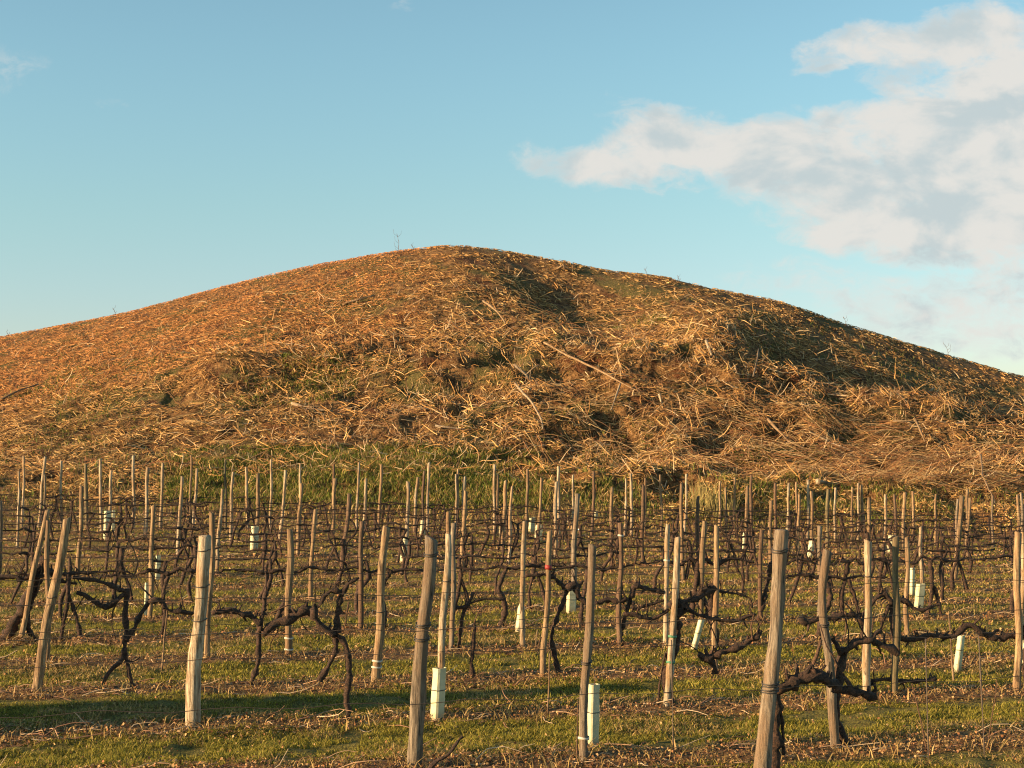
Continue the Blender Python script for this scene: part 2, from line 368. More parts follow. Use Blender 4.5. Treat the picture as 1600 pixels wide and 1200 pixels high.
def hill_dirs(X, Y, spread, pitch):
    n = len(X); nr = hnormal(X, Y)
    th = rng.normal(0, 1, n)*spread
    tx = np.cross(np.broadcast_to([0, 1., 0], nr.shape), nr); tx /= np.linalg.norm(tx, axis=1, keepdims=True)
    ty = np.cross(nr, tx)
    sg = np.where(rng.random(n) < .5, -1, 1)
    ph_ = np.abs(rng.normal(0, 1, n))*pitch
    d = (tx*np.cos(th)[:, None]+ty*np.sin(th)[:, None])*sg[:, None]
    return d*np.cos(ph_)[:, None]+nr*np.sin(ph_)[:, None], nr
def hpts(n, y0=46.5, y1=80):
    Y = y0+(y1-y0)*rng.random(n); X = (rng.random(n)*2-1)*.40*Y
    return X, Y
STR = [(.50,.31,.14), (.40,.235,.10), (.32,.18,.08), (.20,.115,.055), (.62,.43,.23), (.28,.155,.07), (.13,.075,.04), (.38,.25,.12)]
parts = []
# fine straw everywhere, clumped
X, Y = hpts(175000)
keep = fbm(X*1.3, Y*1.3, 3, 31)+.18*sstep((-X-2)/6)*sstep((Y-56)/8) > .37+.22*rng.random(len(X))+.09*sstep((X+10)/6)*sstep((72-Y)/6)*(1-sstep((X-9)/5)*sstep((60-Y)/3))+.35*((Y < 53.2+1.2*fbm(X*.8, X*0, 2, 4))&(X/Y*F+800 > 260)&(X/Y*F+800 < 860)); X, Y = X[keep], Y[keep]
D, NR = hill_dirs(X, Y, .75, np.where(Y > 73, .06, .24)); n = len(X)
L = (.10+.34*rng.random(n)**1.8)*np.where(Y > 74, .6, 1); R = .010+.011*rng.random(n); left = sstep((-X-1)/6)*sstep((Y-58)/7); L = L*(1-.35*left); R = R*(1-.2*left)
Z = hz(X, Y)+.02+.05*rng.random(n)
parts.append(sticks(np.stack([X, Y, Z], 1), D, L, R, rng.normal(0, .12, (n, 2)), (pal(STR, n, .4, (1.12, 1.06, .88))*(1-.45*left[:, None])+.45*left[:, None]*np.array([.44, .235, .095]))*(1+left[:, None]*np.array([.22, -.02, -.12])), 2))
# medium sticks, thicker towards the middle and the lower bank
X, Y = hpts(30000, 50, 75)
dens = .06+.88*sstep((X+15)/9)*sstep((76-Y)/12)
dens = dens*(.35+.9*sstep((fbm(X*.5, Y*.5, 3, 77)-.38)/.2))
keep = rng.random(len(X)) < dens; X, Y = X[keep], Y[keep]; n = len(X)
D, NR = hill_dirs(X, Y, .8, .35)
L = .25+.6*rng.random(n)**2; R = .012+.014*rng.random(n)
parts.append(sticks(np.stack([X, Y, hz(X, Y)+.04+.10*rng.random(n)], 1), D, L, R, rng.normal(0, .09, (n, 2)), pal(STR[:5]+[(.48,.38,.28),(.20,.12,.08),(.13,.07,.045)], n, .3, (1.15, 1.05, .85)), 3))
# cut stubs standing up
X, Y = hpts(9000, 51, 75); keep = rng.random(len(X)) < .15+.85*sstep((X+12)/6)*sstep((66-Y)/6); X, Y = X[keep], Y[keep]; n = len(X)
D = rng.normal(0, .33, (n, 3)); D[:, 2] = 1; D /= np.linalg.norm(D, axis=1, keepdims=True)
parts.append(sticks(np.stack([X, Y, hz(X, Y)-.03], 1), D, .12+.38*rng.random(n)**1.6, .010+.010*rng.random(n), rng.normal(0, .15, (n, 2)), pal([(.52,.38,.24), (.42,.27,.15), (.30,.20,.12), (.2,.12,.07)], n), 2))
V, Q, Cc = merge(parts)
tag(fastmesh('brush_litter', V, quad=Q, col=Cc, mat=STRAW), 'mat of cut dry stalks and sticks covering the mound', 'brush', kind='stuff')
# long thin brushwood swept across the lower right bank
parts = []
for (px0, px1, Y0_, Y1_, n, ang0, ang1) in [(1080,1420,51,59,1700,-.55,-.15), (1300,1640,50,57.5,2000,-.22,.25), (820,1100,53,60,700,-.75,.15), (1150,1640,58,63,260,-.35,.1), (650,1100,64,73,160,-.75,-.05), (0,400,50,58,220,-.2,.5)]:
    Y = Y0_+(Y1_-Y0_)*rng.random(n); p = px0+(px1-px0)*rng.random(n); X = (p-800)/F*Y
    tt = (p-px0)/(px1-px0); th = ang0+(ang1-ang0)*tt+rng.normal(0, .26, n)
    nr = hnormal(X, Y); tx = np.cross(np.broadcast_to([0, 1., 0], nr.shape), nr); tx /= np.linalg.norm(tx, axis=1, keepdims=True); ty = np.cross(nr, tx)
    D = tx*np.cos(th)[:, None]+ty*np.sin(th)[:, None]+nr*(np.abs(rng.normal(0, .12, n)))[:, None]; D /= np.linalg.norm(D, axis=1, keepdims=True)
    L = .6+1.6*rng.random(n)**1.8
    parts.append(sticks(np.stack([X, Y, hz(X, Y)+.04+.28*rng.random(n)**2], 1)-D*(L/2)[:, None], D, L, .007+.009*rng.random(n), rng.normal(0, .14, (n, 2))+np.array([0, -.06]), pal([(.36,.21,.09), (.24,.12,.055), (.44,.29,.13), (.16,.08,.04), (.50,.34,.17), (.30,.13,.055)], n, .35), 4))
V, Q, Cc = merge(parts)
tag(fastmesh('brushwood', V, quad=Q, col=Cc, mat=STRAW), 'long thin reddish twigs swept across the lower bank of the mound', 'brushwood', kind='stuff')

# green undergrowth on the foot of the mound
def patch(n, px0, px1, Y0_, Y1_, thr=.45, s=.6, seed=50):
    Y = Y0_+(Y1_-Y0_)*rng.random(n); p = px0+(px1-px0)*rng.random(n); X = (p-800)/F*Y
    e = np.minimum(1, np.minimum(p-px0, px1-p)/(.25*(px1-px0)))*.18
    k = fbm(X*s, Y*s, 3, seed)+e-.18*rng.random(n) > thr-.02; return X[k], Y[k]
PT = []; HH = []; WW = []; LL = []; CC = []
def addbl(X, Y, h0, h1, w, lean, cols, zf=hz):
    n = len(X); PT.append(np.stack([X, Y, zf(X, Y)-.01], 1)); H = h0+(h1-h0)*rng.random(n)**1.3
    HH.append(H); WW.append(w*(.6+.8*rng.random(n))); LL.append(lean*(.3+rng.random(n))); CC.append(pal(cols, n, .3))
GR = [(.11,.145,.020), (.15,.17,.026), (.19,.18,.035), (.07,.10,.016), (.23,.195,.05)]
DRY = [(.39,.27,.10), (.31,.205,.078), (.47,.32,.14), (.21,.135,.05)]
for a in [(42000,250,860,47,54,.37), (7000,340,560,58,62,.52), (5000,780,1120,49,57,.52), (5000,1100,1300,47,56,.5), (9000,900,1640,46.5,50,.42), (1500,960,1060,70,72,.55), (2500,1150,1500,64,76,.62), (5000,0,300,54,66,.58)]:
    X, Y = patch(*a); addbl(X, Y, .06, .26, .032, .9, GR+DRY[:1])
X, Y = patch(26000, -60, 1660, 46, 74, .50, .35, 61); addbl(X, Y, .06, .22, .03, .9, DRY+GR[2:3])
X, Y = patch(26000, -60, 1660, 45.0, 53, .36, .8, 62); addbl(X, Y, .06, .32, .028, .7, DRY+GR[:2]+[(.20,.09,.04)])
X, Y = patch(260, 1080, 1150, 46.5, 48.5, .2); addbl(X, Y, .5, 1.1, .03, .35, [(.34,.27,.10), (.25,.20,.08)])
V, T, Q, Cc = blades(np.concatenate(PT), np.concatenate(HH), np.concatenate(WW), np.concatenate(LL), np.concatenate(CC))
tag(fastmesh('undergrowth', V, tri=T, quad=Q, col=Cc, mat=BLADE), 'green and straw-coloured weeds growing on the mound and its foot', 'undergrowth', kind='stuff')

# grass in the alleys and dead leaves under the rows
PT = []; HH = []; WW = []; LL = []; CC = []
def vpts(n, y0, y1, half=.37):
    Y = y0+(y1-y0)*rng.random(n)
    X = (rng.random(n)*2-1)*half*Y; return X, Y
for (n, y0, y1, h, w) in [(330000, 9, 14, .04, .007), (190000, 14, 20, .045, .010), (120000, 20, 30, .055, .014), (60000, 30, 45.5, .075, .022)]:
    X, Y = vpts(n, y0, y1)
    k = rowphase(X, Y)+(fbm(X*.7, Y*1.6, 3, 70)-.5)*.42+.10*(rng.random(n)-.5) > .195
    k &= fbm(X*3.2, Y*3.2, 3, 71) > .34
    X, Y = X[k], Y[k]; dry = fbm(X*.8, Y*1.5, 3, 72)+.05*np.clip((Y-13)/8, 0, 2.6) > .56+.14*rng.random(len(X))
    addbl(X[~dry], Y[~dry], h*.4, h*1.5, w, 1.0, [(.20,.185,.024), (.26,.225,.034), (.135,.13,.02), (.33,.26,.055)], gzf)
    addbl(X[dry], Y[dry], h*.5, h*1.6, w, 1.1, DRY+GR[3:], gzf)
# taller dry wisps along the rows
X, Y = vpts(60000, 9, 30); k = rowphase(X, Y)+.1*rng.random(len(X)) < .24; addbl(X[k], Y[k], .03, .15, .009, 1.2, DRY, gz)
V, T, Q, Cc = blades(np.concatenate(PT), np.concatenate(HH), np.concatenate(WW), np.concatenate(LL), np.concatenate(CC))
tag(fastmesh('grass', V, tri=T, quad=Q, col=Cc, mat=BLADE), 'short green and dry grass in the alleys between the vine rows', 'grass', kind='stuff')
VV = []; QQ = []; KK = []; o_ = 0
for (n, y0, y1, s) in [(80000, 9, 17, .022), (60000, 17, 30, .035), (38000, 30, 45.5, .06)]:
    X, Y = vpts(n, y0, y1); k = rowphase(X, Y)+(fbm(X*.9, Y*2, 3, 81)-.5)*.42+.14*(rng.random(n)-.5) < .17
    k |= rng.random(n) < .05
    X, Y = X[k], Y[k]; n = len(X); c = np.stack([X, Y, gzf(X, Y)+.012+.035*rng.random(n)], 1)
    a = rng.normal(0, 1, (n, 3)); a[:, 2] *= .45; a /= np.linalg.norm(a, axis=1, keepdims=True)
    b_ = np.cross(a, rng.normal(0, 1, (n, 3))*[.6, .6, 1]+[0, 0, .6]); b_ /= np.linalg.norm(b_, axis=1, keepdims=True)
    nn = np.cross(a, b_); sz = (s*(.5+.8*rng.random(n)))[:, None]; fold = sz*(rng.random((n, 1))-.3)*.8
    q = np.stack([c-a*sz*.5, c+b_*sz*.45+nn*fold*.5, c+a*sz*.5, c-b_*sz*.45+nn*fold*.5], 1).reshape(-1, 3)
    VV.append(q); QQ.append(np.arange(n*4).reshape(-1, 4)+o_); o_ += n*4
    KK.append(np.repeat(pal([(.24,.11,.048), (.30,.155,.068), (.18,.085,.04), (.42,.27,.13), (.12,.056,.028), (.31,.20,.09), (.21,.135,.06)], n, .3), 4, 0))
Q = np.concatenate(QQ); tr = np.concatenate([Q[:, [0, 1, 2]], Q[:, [0, 2, 3]]])
tag(fastmesh('leaf_litter', np.concatenate(VV), tri=tr, col=np.concatenate(KK), mat=LEAF), 'reddish brown dead leaves in bands under the vine rows', 'leaf litter', kind='stuff')
# fallen prunings between the leaves
X, Y = vpts(9000, 9, 45); k = rowphase(X, Y) < .22; X, Y = X[k], Y[k]; n = len(X)
th = rng.normal(.1, .8, n)*1.; D = np.stack([np.cos(th), np.sin(th)*.8, rng.normal(.04, .15, n)], 1); D /= np.linalg.norm(D, axis=1, keepdims=True)
V, Q, Cc = sticks(np.stack([X, Y, gzf(X, Y)+.02], 1), D, .08+.35*rng.random(n)**2, .003+.004*rng.random(n)+.0001*Y, rng.normal(0, .2, (n, 2)), pal([(.40,.25,.15), (.24,.13,.08), (.13,.07,.045), (.5,.37,.24)], n), 3)
tag(fastmesh('prunings', V, quad=Q, col=Cc, mat=STRAW), 'small cut vine twigs lying among the leaves under the rows', 'prunings', kind='stuff')

# ------------------------------------------------------------ tube builder
def tube_geo(V, Fc, pts, rad, sides=7, rough=.12, cap=True, rnd=random):
    pts = [Vector(p) for p in pts]; base = len(V); n = len(pts); ref = None
    for i, p in enumerate(pts):
        d = (pts[min(i+1, n-1)]-pts[max(i-1, 0)])
        if d.length < 1e-9: d = Vector((0, 0, 1))
        d.normalize()
        if ref is None: ref = d.orthogonal().normalized()
        ref = (ref-d*ref.dot(d)); ref = ref.normalized() if ref.length > 1e-6 else d.orthogonal().normalized()
        bb = d.cross(ref)
        for q in range(sides):
            a = 2*math.pi*q/sides; r = rad[i]*(1+rnd.uniform(-rough, rough))
            V.append(p+ref*(math.cos(a)*r)+bb*(math.sin(a)*r))
    for i in range(n-1):
        for q in range(sides):
            a = base+i*sides+q; b2 = base+i*sides+(q+1) % sides
            Fc.append((a, b2, b2+sides, a+sides))
    if cap:
        Fc.append(tuple(base+(n-1)*sides+q for q in range(sides))); Fc.append(tuple(base+q for q in reversed(range(sides))))
def resample(pts, step):
    """smooth polyline through pts (Catmull-Rom)"""
    pts = [Vector(p) for p in pts]; out = []
    for i in range(len(pts)-1):
        a = pts[max(i-1, 0)]; b2 = pts[i]; c2 = pts[i+1]; d = pts[min(i+2, len(pts)-1)]
        k = max(1, int((c2-b2).length/step))
        for j in range(k):
            t_ = j/k
            out.append(.5*((2*b2)+(c2-a)*t_+(2*a-5*b2+4*c2-d)*t_*t_+(3*b2-a-3*c2+d)*t_**3))
    out.append(pts[-1]); return out
def empty(name, loc):
    e = bpy.data.objects.new(name, None); C.objects.link(e); e.location = loc; e.empty_display_size = .1; return e
ORD = 'first second third fourth fifth sixth seventh eighth ninth tenth eleventh twelfth thirteenth fourteenth fifteenth sixteenth seventeenth eighteenth nineteenth twentieth'.split()
def ordinal(i):
    if i < 20: return ORD[i]
    if i in (29, 39): return {29: 'thirtieth', 39: 'fortieth'}[i]
    return ('twenty-' if i < 30 else 'thirty-' if i < 40 else 'forty-')+ORD[i % 10]
def rowY(k, px): u = (px-800)/F; return (ROW0+ROW_D*k)/(1-ROW_M*u)

# ------------------------------------------------------------ posts: (top x, top y, foot x, foot y, width px, wood, ties)
POSTS = [
(107,811,58,1080,14,'tan',['d.55']),(77,797,32,1003,9,'tan',[]),(78,814,79,1030,7,'tan',[]),(3,784,1,890,8,'grey',[]),
(129,760,123,906,7,'tan',[]),(38,713,36,812,4,'grey',[]),(31,737,30,850,4,'pale',[]),(72,714,62,806,5,'pale',[]),
(72,742,70,822,4,'grey',[]),(96,720,98,806,4,'pale',[]),(136,725,137,818,6,'olive',[]),(158,717,160,838,5,'grey',[]),
(175,735,171,830,5,'pale',[]),(208,712,210,815,5,'grey',[]),(232,731,228,845,6,'grey',[]),(256,724,251,815,5,'pale',[]),
(241,790,236,965,8,'tan',[]),(285,745,280,875,6,'pale',[]),(300,711,299,808,4,'tan',[]),(309,732,303,822,5,'pale',[]),
(349,765,340,895,6,'pale',[]),(332,802,326,1030,9,'tan',[]),(323,838,304,1142,21,'pale',['d.93','d.56','d.74']),
(352,719,354,812,4,'olive',[]),(365,738,361,850,5,'grey',[]),(386,730,388,812,5,'grey',[]),
(404,740,403,830,6,'tan',[]),(424,718,423,806,4,'pale',[]),(446,735,438,850,5,'pale',[]),(470,724,469,805,4,'grey',[]),
(472,756,466,860,6,'tan',[]),(522,725,522,806,4,'brown',[]),(524,748,520,830,6,'tan',[]),(547,772,533,895,7,'brown',[]),
(561,722,558,806,4,'pale',[]),(572,748,568,835,5,'pale',[]),(596,726,592,835,5,'tan',[]),(495,796,485,922,7,'tan',[]),
(454,828,454,1022,11,'tan',['w.05','w.14']),(567,815,564,985,8,'brown',[]),(604,824,586,1072,13,'tan',['w.10','w.14','d.46']),
(638,753,636,842,6,'grey',[]),(653,746,647,832,5,'grey',[]),(663,736,660,818,5,'brown',[]),(671,723,667,806,5,'pale',[]),
(674,842,648,1203,22,'grey',['d.93','d.62','d.56']),(701,835,688,1112,12,'pale',['d.75']),(710,818,704,1022,8,'grey',[]),(701,800,700,925,8,'tan',[]),
(728,768,722,898,7,'tan',[]),(726,745,724,830,6,'pale',[]),(713,741,712,818,4,'pale',[]),(716,733,714,808,4,'tan',[]),
(773,726,773,808,5,'pale',[]),(777,741,777,835,5,'tan',[]),(790,751,784,858,6,'tan',[]),(800,760,794,872,5,'grey',[]),
(824,733,823,824,5,'tan',[]),(846,747,840,852,5,'tan',[]),(820,815,816,985,8,'pale',[]),(873,729,872,812,5,'pale',[]),
(869,753,867,866,6,'pale',[]),(858,830,848,1056,9,'tan',['r.75']),(895,742,894,815,4,'grey',[]),(902,772,893,952,9,'grey',[]),
(928,737,924,830,5,'brown',[]),(956,762,952,876,6,'tan',[]),(926,853,910,1180,14,'grey',['w.10','d.45']),(970,818,967,1012,8,'brown',['n.9']),
(978,748,975,826,4,'pale',[]),(985,740,986,818,5,'pale',[]),(1005,758,1003,880,6,'brown',[]),(1008,747,1006,822,4,'tan',[]),
(1031,742,1033,818,4,'tan',[]),(1044,820,1036,992,8,'pale',['n.7']),(1059,840,1036,1105,11,'pale',['g.27','g.42','d.1']),
(1064,755,1066,912,6,'tan',[]),(1072,741,1069,820,4,'pale',[]),(1090,776,1090,905,6,'brown',[]),(1099,815,1093,952,9,'tan',[]),
(1119,822,1116,1050,9,'tan',[]),(1124,752,1122,826,4,'tan',[]),(1133,762,1134,838,4,'tan',[]),(1148,746,1146,824,4,'tan',[]),
(1167,760,1165,850,6,'tan',[]),(1173,743,1172,830,5,'brown',[]),(1188,828,1186,942,7,'brown',[]),(1210,755,1209,832,5,'brown',[]),
(1204,783,1202,868,6,'tan',[]),(1223,830,1173,1282,24,'grey',['d.93','d.47','d.45']),(1232,755,1227,848,5,'pale',[]),(1243,753,1242,828,4,'tan',[]),
(1248,773,1245,878,5,'tan',[]),(1262,750,1260,832,5,'pale',[]),(1267,768,1267,862,5,'tan',[]),(1279,822,1277,962,8,'grey',[]),
(1288,860,1298,1162,14,'grey',['d.62']),(1293,765,1290,852,6,'olive',[]),(1304,762,1303,846,4,'pale',[]),(1331,761,1328,846,4,'tan',[]),
(1339,755,1339,830,4,'pale',[]),(1345,758,1347,836,5,'tan',[]),(1357,778,1353,866,6,'tan',[]),(1352,845,1352,1085,12,'pale',['d.78']),
(1383,773,1379,856,5,'pale',[]),(1397,773,1397,852,5,'brown',[]),(1412,770,1408,850,6,'tan',[]),(1425,768,1425,850,5,'tan',[]),
(1396,840,1394,1048,11,'olive',[]),(1415,840,1414,962,7,'tan',[]),(1436,823,1436,930,6,'pale',[]),(1501,775,1488,908,8,'tan',[]),
(1511,765,1506,850,5,'tan',[]),(1495,780,1491,858,5,'grey',[]),(1514,778,1508,868,5,'tan',[]),(1588,773,1590,856,5,'tan',[]),
(1594,770,1596,850,5,'grey',[]),(1586,832,1583,1046,11,'tan',[]),(1549,775,1549,850,4,'grey',[]),(1460,772,1459,850,4,'tan',[]),
(1595,832,1592,985,7,'pale',[]),
]
WOODNAME = {'pale': 'pale bleached', 'grey': 'weathered grey', 'tan': 'tan', 'brown': 'dark brown', 'olive': 'olive-brown'}
SPECIAL = {(323,838): 'thick pale peeled post with dark wire wraps, standing alone in the shadow band at left',
 (674,842): 'thick weathered grey post reaching the bottom edge just left of a pale green tube',
 (926,853): 'straight brown-grey post with the tallest pale green tube strapped at its foot',
 (1223,830): 'thickest nearest post, cracked grey wood with a gnarled vine trunk at its right',
 (107,811): 'tan post leaning right at far left, nearest of the leaning pair',
 (604,824): 'smooth tan post with two white bands near its foot, left of centre',
 (858,830): 'tan post with a red tape mark, centre of the fourth vine row',
 (1059,840): 'pale post with green ties and a large black vine knot',
 (1288,860): 'crooked grey post with twisting thick vine trunk, right foreground',
 (1396,840): 'smooth olive-brown post behind the dark vine arch at right',
 (454,828): 'tan post with two thin white bands at its foot, left of centre',
 (1352,845): 'post with bleached pale upper half, right of the crooked grey post',
 (701,835): 'speckled pale post rising from a pale green tube'}
prow = {}
for P_ in [p if not (p[5] == 'grey' and p[1] < 765) else p[:5]+('pale',)+p[6:] for p in POSTS]:
    xt, yt, xb, yb, wd, wn, ties = P_; best = None
    for k in range(NROW):
        Y = rowY(k, xb); X = (xb-800)/F*Y; g_ = float(gz(X, Y)); zt = at(xt, yt, Y)[2]; H = zt-g_
        ybp = 700+(CAMZ-g_)*F/Y
        cost = ((H-1.62)/.16)**2+((ybp-yb)/(.07*(yb-700)))**2
        if best is None or cost < best[0]: best = (cost, k, Y, X, g_, zt)
    prow.setdefault(best[1], []).append((P_, best))
occupied = []
def make_post(P_, best, label):
    xt, yt, xb, yb, wd, wn, ties = P_; _, k, Y, X, g_, zt = best
    X = (xb-800)/F*Y; Xt = (xt-800)/F*Y; H = zt-g_; r = wd/F*Y/2; r = max(.026, r)
    rn = random.Random(int(xt*31+yt)); occupied.append((X, Y))
    ns = 14 if k < 5 else 8; sides = 12 if k < 5 else 7
    ly = rn.uniform(-.05, .05); pts = []; rad = []
    wob = .018 if (xt, yt) != (1288, 860) else .05
    pw = [rn.uniform(0, 6.28) for _ in range(3)]
    for i in range(ns+1):
        s = i/ns
        dx = wob*math.sin(s*4+pw[0])*math.sin(s*math.pi)+.3*wob*math.sin(s*11+pw[1])
        pts.append(((Xt-X)*s+dx, ly*s+.3*wob*math.sin(s*5+pw[2]), -.15+(H+.15)*s)); rad.append(r*(1.08-.20*s)*(1+rn.uniform(-.07, .07)+.05*math.sin(s*9+pw[2])))
    # slightly domed, slanting sawn top
    pts.append((pts[-1][0], pts[-1][1], H+r*.18)); rad.append(r*.72)
    V = []; Fc = []; tube_geo(V, Fc, pts, rad, sides, .085 if k < 5 else .05, True, rn)
    sl_ = rn.uniform(-.5, .5)
    for v in V[-2*sides:]: v.z += (v.x-pts[-1][0])*sl_
    name = 'vine_post'
    if ties:
        root = empty(name, (X, Y, g_)); newmesh('shaft', V, Fc, W[wn], root)
        for tspec in ties:
            kind, s = tspec[0], (float('0'+tspec[1:])*H+.15)/(H+.15); i = s*ns; p0 = Vector(pts[int(i)]).lerp(Vector(pts[min(int(i)+1, ns)]), i-int(i))
            rr = r*(1.08-.20*s)*1.05+.003; ringp = []
            if kind == 'd':
                for tw in range(2):
                    n_ = 18; ringp = [p0+Vector((math.cos(a)*rr, math.sin(a)*rr, tw*.014+.01*math.sin(a+rn.random()))) for a in [2*math.pi*q/n_ for q in range(n_+1)]]
                    V2 = []; F2 = []; tube_geo(V2, F2, ringp, [.0042]*(n_+1), 6, .05); newmesh('wire_tie', V2, F2, TIE, root)
                    if k > 1: break
            else:
                hb = {'w': .009, 'r': .022, 'g': .010, 'n': .010}[kind]; mt = {'w': WHITE, 'r': RED, 'g': GREEN, 'n': WHITE}[kind]
                V2 = []; F2 = []; n_ = 16
                for (z_, q_) in ((-hb, rr), (-hb, rr+.004), (hb, rr+.004), (hb, rr)):
                    for q in range(n_): a = 2*math.pi*q/n_; V2.append(p0+Vector((math.cos(a)*q_, math.sin(a)*q_, z_+.004*math.sin(a*2))))
                for j in range(3):
                    for q in range(n_): F2.append((j*n_+q, j*n_+(q+1) % n_, (j+1)*n_+(q+1) % n_, (j+1)*n_+q))
                newmesh({'w': 'plastic_band', 'r': 'tape_band', 'g': 'green_tie', 'n': 'plastic_band'}[kind], V2, F2, mt, root)
    else:
        root = newmesh(name, V, Fc, W[wn], None, True, (X, Y, g_))
    tag(root, label, 'post', 'wooden posts of the vine trellis')
for k in sorted(prow):
    L_ = sorted(prow[k], key=lambda q: q[0][2])
    for i, (P_, best) in enumerate(L_):
        xt, yt, xb, yb, wd, wn, ties = P_; ln = (xt-xb)/(yb-yt)
        lean = 'leaning' if ln > .11 else ('slightly tilted' if abs(ln) > .045 else 'upright')
        r_ = 'nearest' if k == 0 else ('hindmost' if k == max(prow) else ordinal(k))
        lab = SPECIAL.get((xt, yt)) or f"{lean} {WOODNAME[wn]} post, {ordinal(i)} from left in {r_} vine row"+(" from front" if 0 < k < max(prow) else "")
        make_post(P_, best, lab)
    print('row', k, [(p[0][0], round(p[1][5]-p[1][4], 2), round(p[1][0], 1)) for p in L_])

# ------------------------------------------------------------ vines
def spurs(V, Fc, path, rad, rn, every=.12, lo=.04, hi=.14, tall=.12):
    acc_ = 0
    for i in range(1, len(path)-1):
        acc_ += (path[i]-path[i-1]).length
        if acc_ > every*rn.uniform(.6, 1.4):
            acc_ = 0; L = rn.uniform(lo, hi) if rn.random() > tall else rn.uniform(.2, .45)
            d = Vector((rn.uniform(-.7, .7), rn.uniform(-.4, .4), rn.choice([1, 1, 1, 1, -.5]))).normalized()
            p = path[i]; q = [p]; 
            for j in range(3):
                d = (d+Vector((rn.uniform(-.4, .4), rn.uniform(-.3, .3), rn.uniform(-.2, .3)))).normalized(); q.append(q[-1]+d*L/3)
            r = rad[i]*.42 if L < .18 else .006
            tube_geo(V, Fc, q, [r*1.1, r, r*.85, r*.6], 5, .15, True, rn)
def roughpath(pts, step, r0, r1, rn, wig=.012):
    q = resample(pts, step); n = len(q); rad = []
    for i, p in enumerate(q):
        s = i/max(1, n-1); rad.append((r0+(r1-r0)*s)*rn.choice([rn.uniform(.72, 1.1), rn.uniform(.8, 1.15), rn.uniform(1.1, 1.5)]))
        if 0 < i: p += Vector((rn.uniform(-1, 1), rn.uniform(-1, 1), rn.uniform(-1, 1)))*wig
    return q, rad
def build_vine(org, trunks, arms, canes, label, rn, near=True, cat='vine'):
    """trunks / arms / canes: lists of (points relative to org, r0, r1)"""
    root = empty('grape_vine', org)
    st = .036 if near else .10; sd = 8 if near else 5
    for pts, r0, r1 in trunks:
        V = []; Fc = []; q, rad = roughpath(pts, st, r0, r1, rn, r0*.22); rad[0] *= 1.25
        tube_geo(V, Fc, q, rad, sd, .24, True, rn); newmesh('trunk', V, Fc, VINE, root)
    for pts, r0, r1 in arms:
        V = []; Fc = []; q, rad = roughpath(pts, st, r0, r1, rn, r0*.35); tube_geo(V, Fc, q, rad, sd-1, .28, True, rn)
        spurs(V, Fc, q, rad, rn, .035 if near else .06, .03, .12, .07); newmesh('arm', V, Fc, VINE, root)
    for pts, r0, r1 in canes:
        V = []; Fc = []; q, rad = roughpath(pts, st*1.5, r0, r1, rn, .006); tube_geo(V, Fc, q, rad, 5, .1, True, rn); newmesh('cane', V, Fc, CANE, root)
    tag(root, label, cat, 'grape vines trained along the wires')
